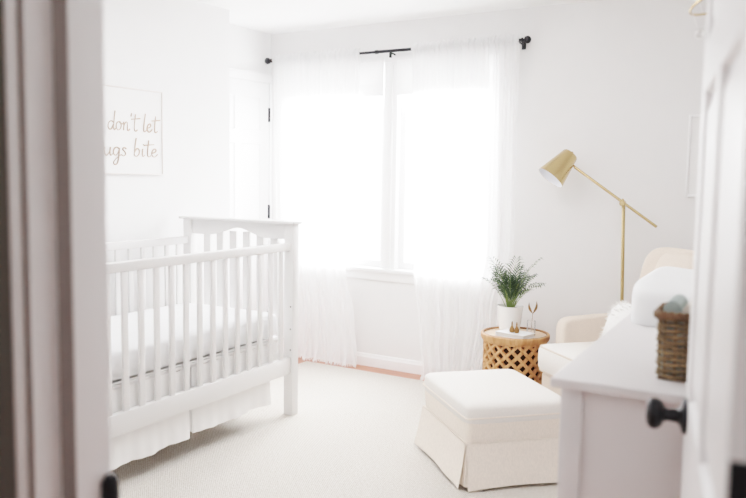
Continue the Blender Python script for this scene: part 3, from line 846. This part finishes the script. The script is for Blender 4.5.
lathe(b, [(0, 0), (.006, .001), (.006, .016), (0, .018)], 10, axis_mat((0, -.034, 1.272), (.4, -.3, 1)))
obj('pivot', b, M_BRASS, lamp)
# shade: axis from top centre to rim centre
T = Vector((-.322, -.015, .286)); Rm = Vector((-.415, -.100, .140))
ax = (Rm-T); Ls = ax.length
SM = Matrix.Translation((T.x, T.y, 1.262+T.z)) @ ax.normalized().to_track_quat('Z', 'Y').to_matrix().to_4x4()
b = BM(); lathe(b, [(0, -.003), (.020, -.003), (.044, 0), (.049, .006), (.088, Ls), (.0865, Ls), (.046, .010), (0, .008)], 48, SM)
shd = obj('lamp_shade', b, M_BRASS, lamp)
b = BM(); lathe(b, [(.0862, Ls-.0005), (.0455, .0115), (0, .0095)], 48, SM); obj('shade_lining', b, M_SHADEIN, shd, label='white inside of the brass shade')
b = BM(); lathe(b, [(0, .012), (.016, .012), (.016, .05), (.024, .075), (.031, .105), (.028, .130), (.016, .143), (0, .146)], 24, SM); obj('bulb', b, M_BULB, lamp)
b = BM(); tube(b, [Vector((AL.x, AL.y, 1.262+AL.z)), Vector((-.305, -.03, 1.262+.225)), SM @ Vector((0, .0, .03))], .006, 10)
lathe(b, [(0, 0), (.006, 0), (.006, .014), (0, .016)], 10, SM @ Matrix.Translation((0, 0, -.016)))
obj('shade_joint', b, M_BRASS2, lamp)

# ------------------------------------------------------------------ lettered sign (stroke lettering)
SY0, SY1, SZ0, SZ1 = 2.865, 3.387, 1.384, 1.880
sg = thing('wall_sign', 'square framed white sign with tan brush lettering above the crib', 'sign', (XL, 0, 0))
b = BM(); box(b, .001, .014, SY0+.006, SY1-.006, SZ0+.006, SZ1-.006); obj('sign_board', b, M_CANVAS, sg, flat=True)
b = BM()
for a in ((SY0, SY0+.007, SZ0, SZ1), (SY1-.007, SY1, SZ0, SZ1)): box(b, .001, .020, a[0], a[1], a[2], a[3], .001)
for a in ((SY0+.007, SY1-.007, SZ0, SZ0+.007), (SY0+.007, SY1-.007, SZ1-.007, SZ1)): box(b, .001, .020, a[0], a[1], a[2], a[3], .001)
obj('sign_frame', b, M_SIGNF, sg)
G = {  # glyph strokes: x 0..w, y in x-heights (ascender 2.1, descender -1)
 'd': (.95, [[(.72, .85), (.45, 1.0), (.15, .75), (.1, .3), (.3, 0), (.55, .15), (.75, .6)], [(.85, 2.2), (.78, 1.2), (.74, .3), (.85, 0), (1.0, .15)]]),
 'o': (.85, [[(.5, 1.0), (.2, .85), (.1, .4), (.3, 0), (.6, .15), (.7, .6), (.5, 1.0), (.6, .8), (.9, .75)]]),
 'n': (.9, [[(.12, 1.0), (.15, .5), (.15, 0)], [(.15, .5), (.35, .95), (.55, .95), (.6, .5), (.62, .1), (.75, 0), (.9, .2)]]),
 "'": (.25, [[(.15, 2.1), (.1, 1.7)]]),
 't': (.7, [[(.4, 2.0), (.33, 1.0), (.33, .2), (.5, 0), (.7, .15)], [(-.1, 1.38), (.4, 1.45), (1.0, 1.55)]]),
 'l': (.55, [[(.35, 2.2), (.25, 1.2), (.2, .3), (.32, 0), (.55, .2)]]),
 'e': (.75, [[(.1, .45), (.45, .6), (.55, .85), (.4, 1.0), (.15, .75), (.1, .3), (.3, 0), (.55, .1), (.75, .35)]]),
 'b': (.85, [[(.3, 2.2), (.2, 1.2), (.15, .1)], [(.17, .5), (.4, .95), (.65, .8), (.65, .3), (.4, 0), (.17, .12)]]),
 'u': (.9, [[(.12, .95), (.12, .35), (.3, 0), (.5, .2), (.65, .6)], [(.68, .98), (.66, .3), (.75, 0), (.92, .2)]]),
 'g': (.85, [[(.65, .85), (.4, 1.0), (.15, .75), (.1, .3), (.3, .05), (.5, .2), (.68, .7)], [(.7, .95), (.66, .0), (.55, -.85), (.3, -1.05), (.15, -.8), (.4, -.35), (.9, .15)]]),
 's': (.65, [[(.55, .85), (.35, 1.0), (.18, .8), (.4, .5), (.5, .2), (.3, 0), (.08, .12)]]),
 'i': (.4, [[(.18, .95), (.16, .3), (.26, 0), (.42, .2)], [(.22, 1.45), (.25, 1.5)]]),
 ' ': (.6, []),
}
def smooth_line(p, n=5):
    out = []
    P = [p[0]]+list(p)+[p[-1]]
    for i in range(1, len(P)-2):
        p0, p1, p2, p3 = P[i-1], P[i], P[i+1], P[i+2]
        for k in range(n):
            t = k/n
            out.append(tuple(.5*((2*p1[j])+(-p0[j]+p2[j])*t+(2*p0[j]-5*p1[j]+4*p2[j]-p3[j])*t*t+(-p0[j]+3*p1[j]-3*p2[j]+p3[j])*t**3) for j in (0, 1)))
    out.append(P[-2]); return out
def write(txt, y0, y1, z, xh):
    W = sum(G[c][0] for c in txt); s = (y1-y0)/W
    b = BM(); x = 0
    for c in txt:
        w, st = G[c]
        for k in st:
            pl = smooth_line(k) if len(k) > 2 else k
            pts = [(.0155, y0+(x+px)*s+.06*xh*py, z+py*xh) for px, py in pl]
            n = len(pts)
            tube(b, pts, [.0022+.0022*abs(math.sin(PI*(.15+.7*i/max(1, n-1))+len(txt))) for i in range(n)], 6)
        x += w
    return b
W1 = sum(G[c][0] for c in "don't let"); u1 = (3.345-2.975)/W1; W2_ = sum(G[c][0] for c in 'bugs bite'); u2 = (3.345-2.885)/W2_
ya = 2.975
for word, z_, u_, y_ in (("don't", 1.636, u1, 2.975), ('let', 1.636, u1, 3.345-u1*sum(G[c][0] for c in 'let')), ('bugs', 1.490, u2, 2.885), ('bite', 1.490, u2, 3.345-u2*sum(G[c][0] for c in 'bite'))):
    obj('lettering', write(word, y_, y_+u_*sum(G[c][0] for c in word), z_, .048), M_INK, sg, label='tan brush script word '+word)

# picture frame on the window wall
pf = thing('picture_frame', 'white framed picture on the window wall, half hidden by the open door', 'picture', (-.655, YB, 1.304))
b = BM()
W2 = .182; H2 = .471
box(b, -W2, -W2+.014, -.022, -.001, 0, H2, .002); box(b, W2-.014, W2, -.022, -.001, 0, H2, .002); box(b, -W2+.014, W2-.014, -.022, -.001, 0, .014, .002); box(b, -W2+.014, W2-.014, -.022, -.001, H2-.014, H2, .002)
obj('frame', b, M_TRIM, pf)
b = BM(); box(b, -W2+.014, W2-.014, -.010, -.002, .014, H2-.014); obj('picture_mat', b, M_CANVAS, pf, flat=True)

# baby mobile over the changing pad, nearly hidden by the door
mo = thing('baby_mobile', 'brass ring baby mobile with white felt balls near the ceiling', 'mobile', (-.337, 2.55, 1.94))
b = BM(); ring_tube(b, [(.125*math.cos(2*PI*k/48), .125*math.sin(2*PI*k/48), 0) for k in range(48)], .004)
obj('ring', b, M_BRASS, mo)
mo.rotation_euler = (0, math.radians(-20), 0)
b = BM()
for k in range(3):
    a = 2*PI*k/3+.4; tube(b, [(.125*math.cos(a), .125*math.sin(a), 0), (-.10, 0, .25)], .001, 4)
tube(b, [(-.10, 0, .25), (-.21, 0, .548)], .001, 4)
obj('hanging_cord', b, M_FELT, mo)
for k in range(6):
    a = 2*PI*k/6+PI; h = (-.07, -.13, -.10)[k % 3]
    b = BM(); p = Vector((.12*math.cos(a), .12*math.sin(a), 0)); q = p+Vector((0, 0, h))
    bmesh.ops.create_icosphere(b, subdivisions=2, radius=.014, matrix=Matrix.Translation(q)); tube(b, [p, q], .0008, 4)
    obj('felt_ball', b, M_FELT, mo)

# ------------------------------------------------------------------ light
w = bpy.data.worlds.new('bright_overcast_sky'); sc.world = w; w.use_nodes = True
nt = w.node_tree; bg = nt.nodes['Background']
bg.inputs['Color'].default_value = (.97, .985, 1, 1); bg.inputs['Strength'].default_value = 2.6
def area(name, loc, target, sx, sy, power, col=(1, 1, 1)):
    l = bpy.data.lights.new(name, 'AREA'); l.shape = 'RECTANGLE'; l.size = sx; l.size_y = sy; l.energy = power; l.color = col
    o = bpy.data.objects.new(name, l); COL.objects.link(o); o.location = loc
    o.rotation_euler = (Vector(target)-Vector(loc)).to_track_quat('-Z', 'Y').to_euler()
    return o
area('window_daylight', (-2.83, 6.1, 2.3), (-2.3, 3.2, .6), 2.6, 2.2, 470, (.97, .985, 1))
area('room_fill', (-1.9, 3.0, 2.44), (-1.9, 3.4, 0), 1.6, 1.6, 20, (.985, .99, 1))  # unseen fill lamp added under the ceiling to brighten the room

area('hall_fill', (-.5, -.5, 2.42), (-.5, -.4, 0), .6, .6, 4, (1, .985, .97))  # unseen fill lamp added behind the camera to lift the hall side
# ------------------------------------------------------------------ camera
f_px = 780.42
pi_, ro_, ya_ = (math.radians(v) for v in (5.25275, -.89312, -31.54264))
c_, s_ = math.cos(ya_), math.sin(ya_)
fw = Vector((s_*math.cos(pi_), c_*math.cos(pi_), -math.sin(pi_)))
r_ = Vector((c_, -s_, 0)); dn = fw.cross(r_)
rt = r_*math.cos(ro_)+dn*math.sin(ro_); dn2 = -r_*math.sin(ro_)+dn*math.cos(ro_)
cam = bpy.data.cameras.new('camera'); co = bpy.data.objects.new('camera', cam); COL.objects.link(co)
m = Matrix((rt, -dn2, -fw)).transposed().to_4x4(); m.translation = (0, 0, 1.39)
co.matrix_world = m
cam.sensor_width = 36; cam.lens = f_px*36/746; cam.clip_start = .05
cam.dof.use_dof = True; cam.dof.focus_distance = 4.3; cam.dof.aperture_fstop = 2.2
sc.camera = co
sc.view_settings.view_transform = 'Standard'
sc.view_settings.look = 'None'
sc.view_settings.exposure = 0.0
sc.view_settings.gamma = 1.0
# bright, airy print curve: lifted mid tones and a soft shoulder
vs2 = sc.view_settings; vs2.use_curve_mapping = True
cm = vs2.curve_mapping; cm.white_level = (1.6, 1.6, 1.6)
cv = cm.curves[3]
pts_ = [(0, 0), (.02, .045), (.08, .24), (.15, .42), (.25, .57), (.4, .72), (.6, .84), (.8, .905), (1.05, .95), (1.6, 1.0)]
while len(cv.points) < len(pts_): cv.points.new(.5, .5)
for p_, (x_, y_) in zip(cv.points, pts_): p_.location = (x_/1.6, y_)
cm.update()
sc.cycles.use_denoising = True
sc.cycles.max_bounces = 12; sc.cycles.diffuse_bounces = 8; sc.cycles.transparent_max_bounces = 24
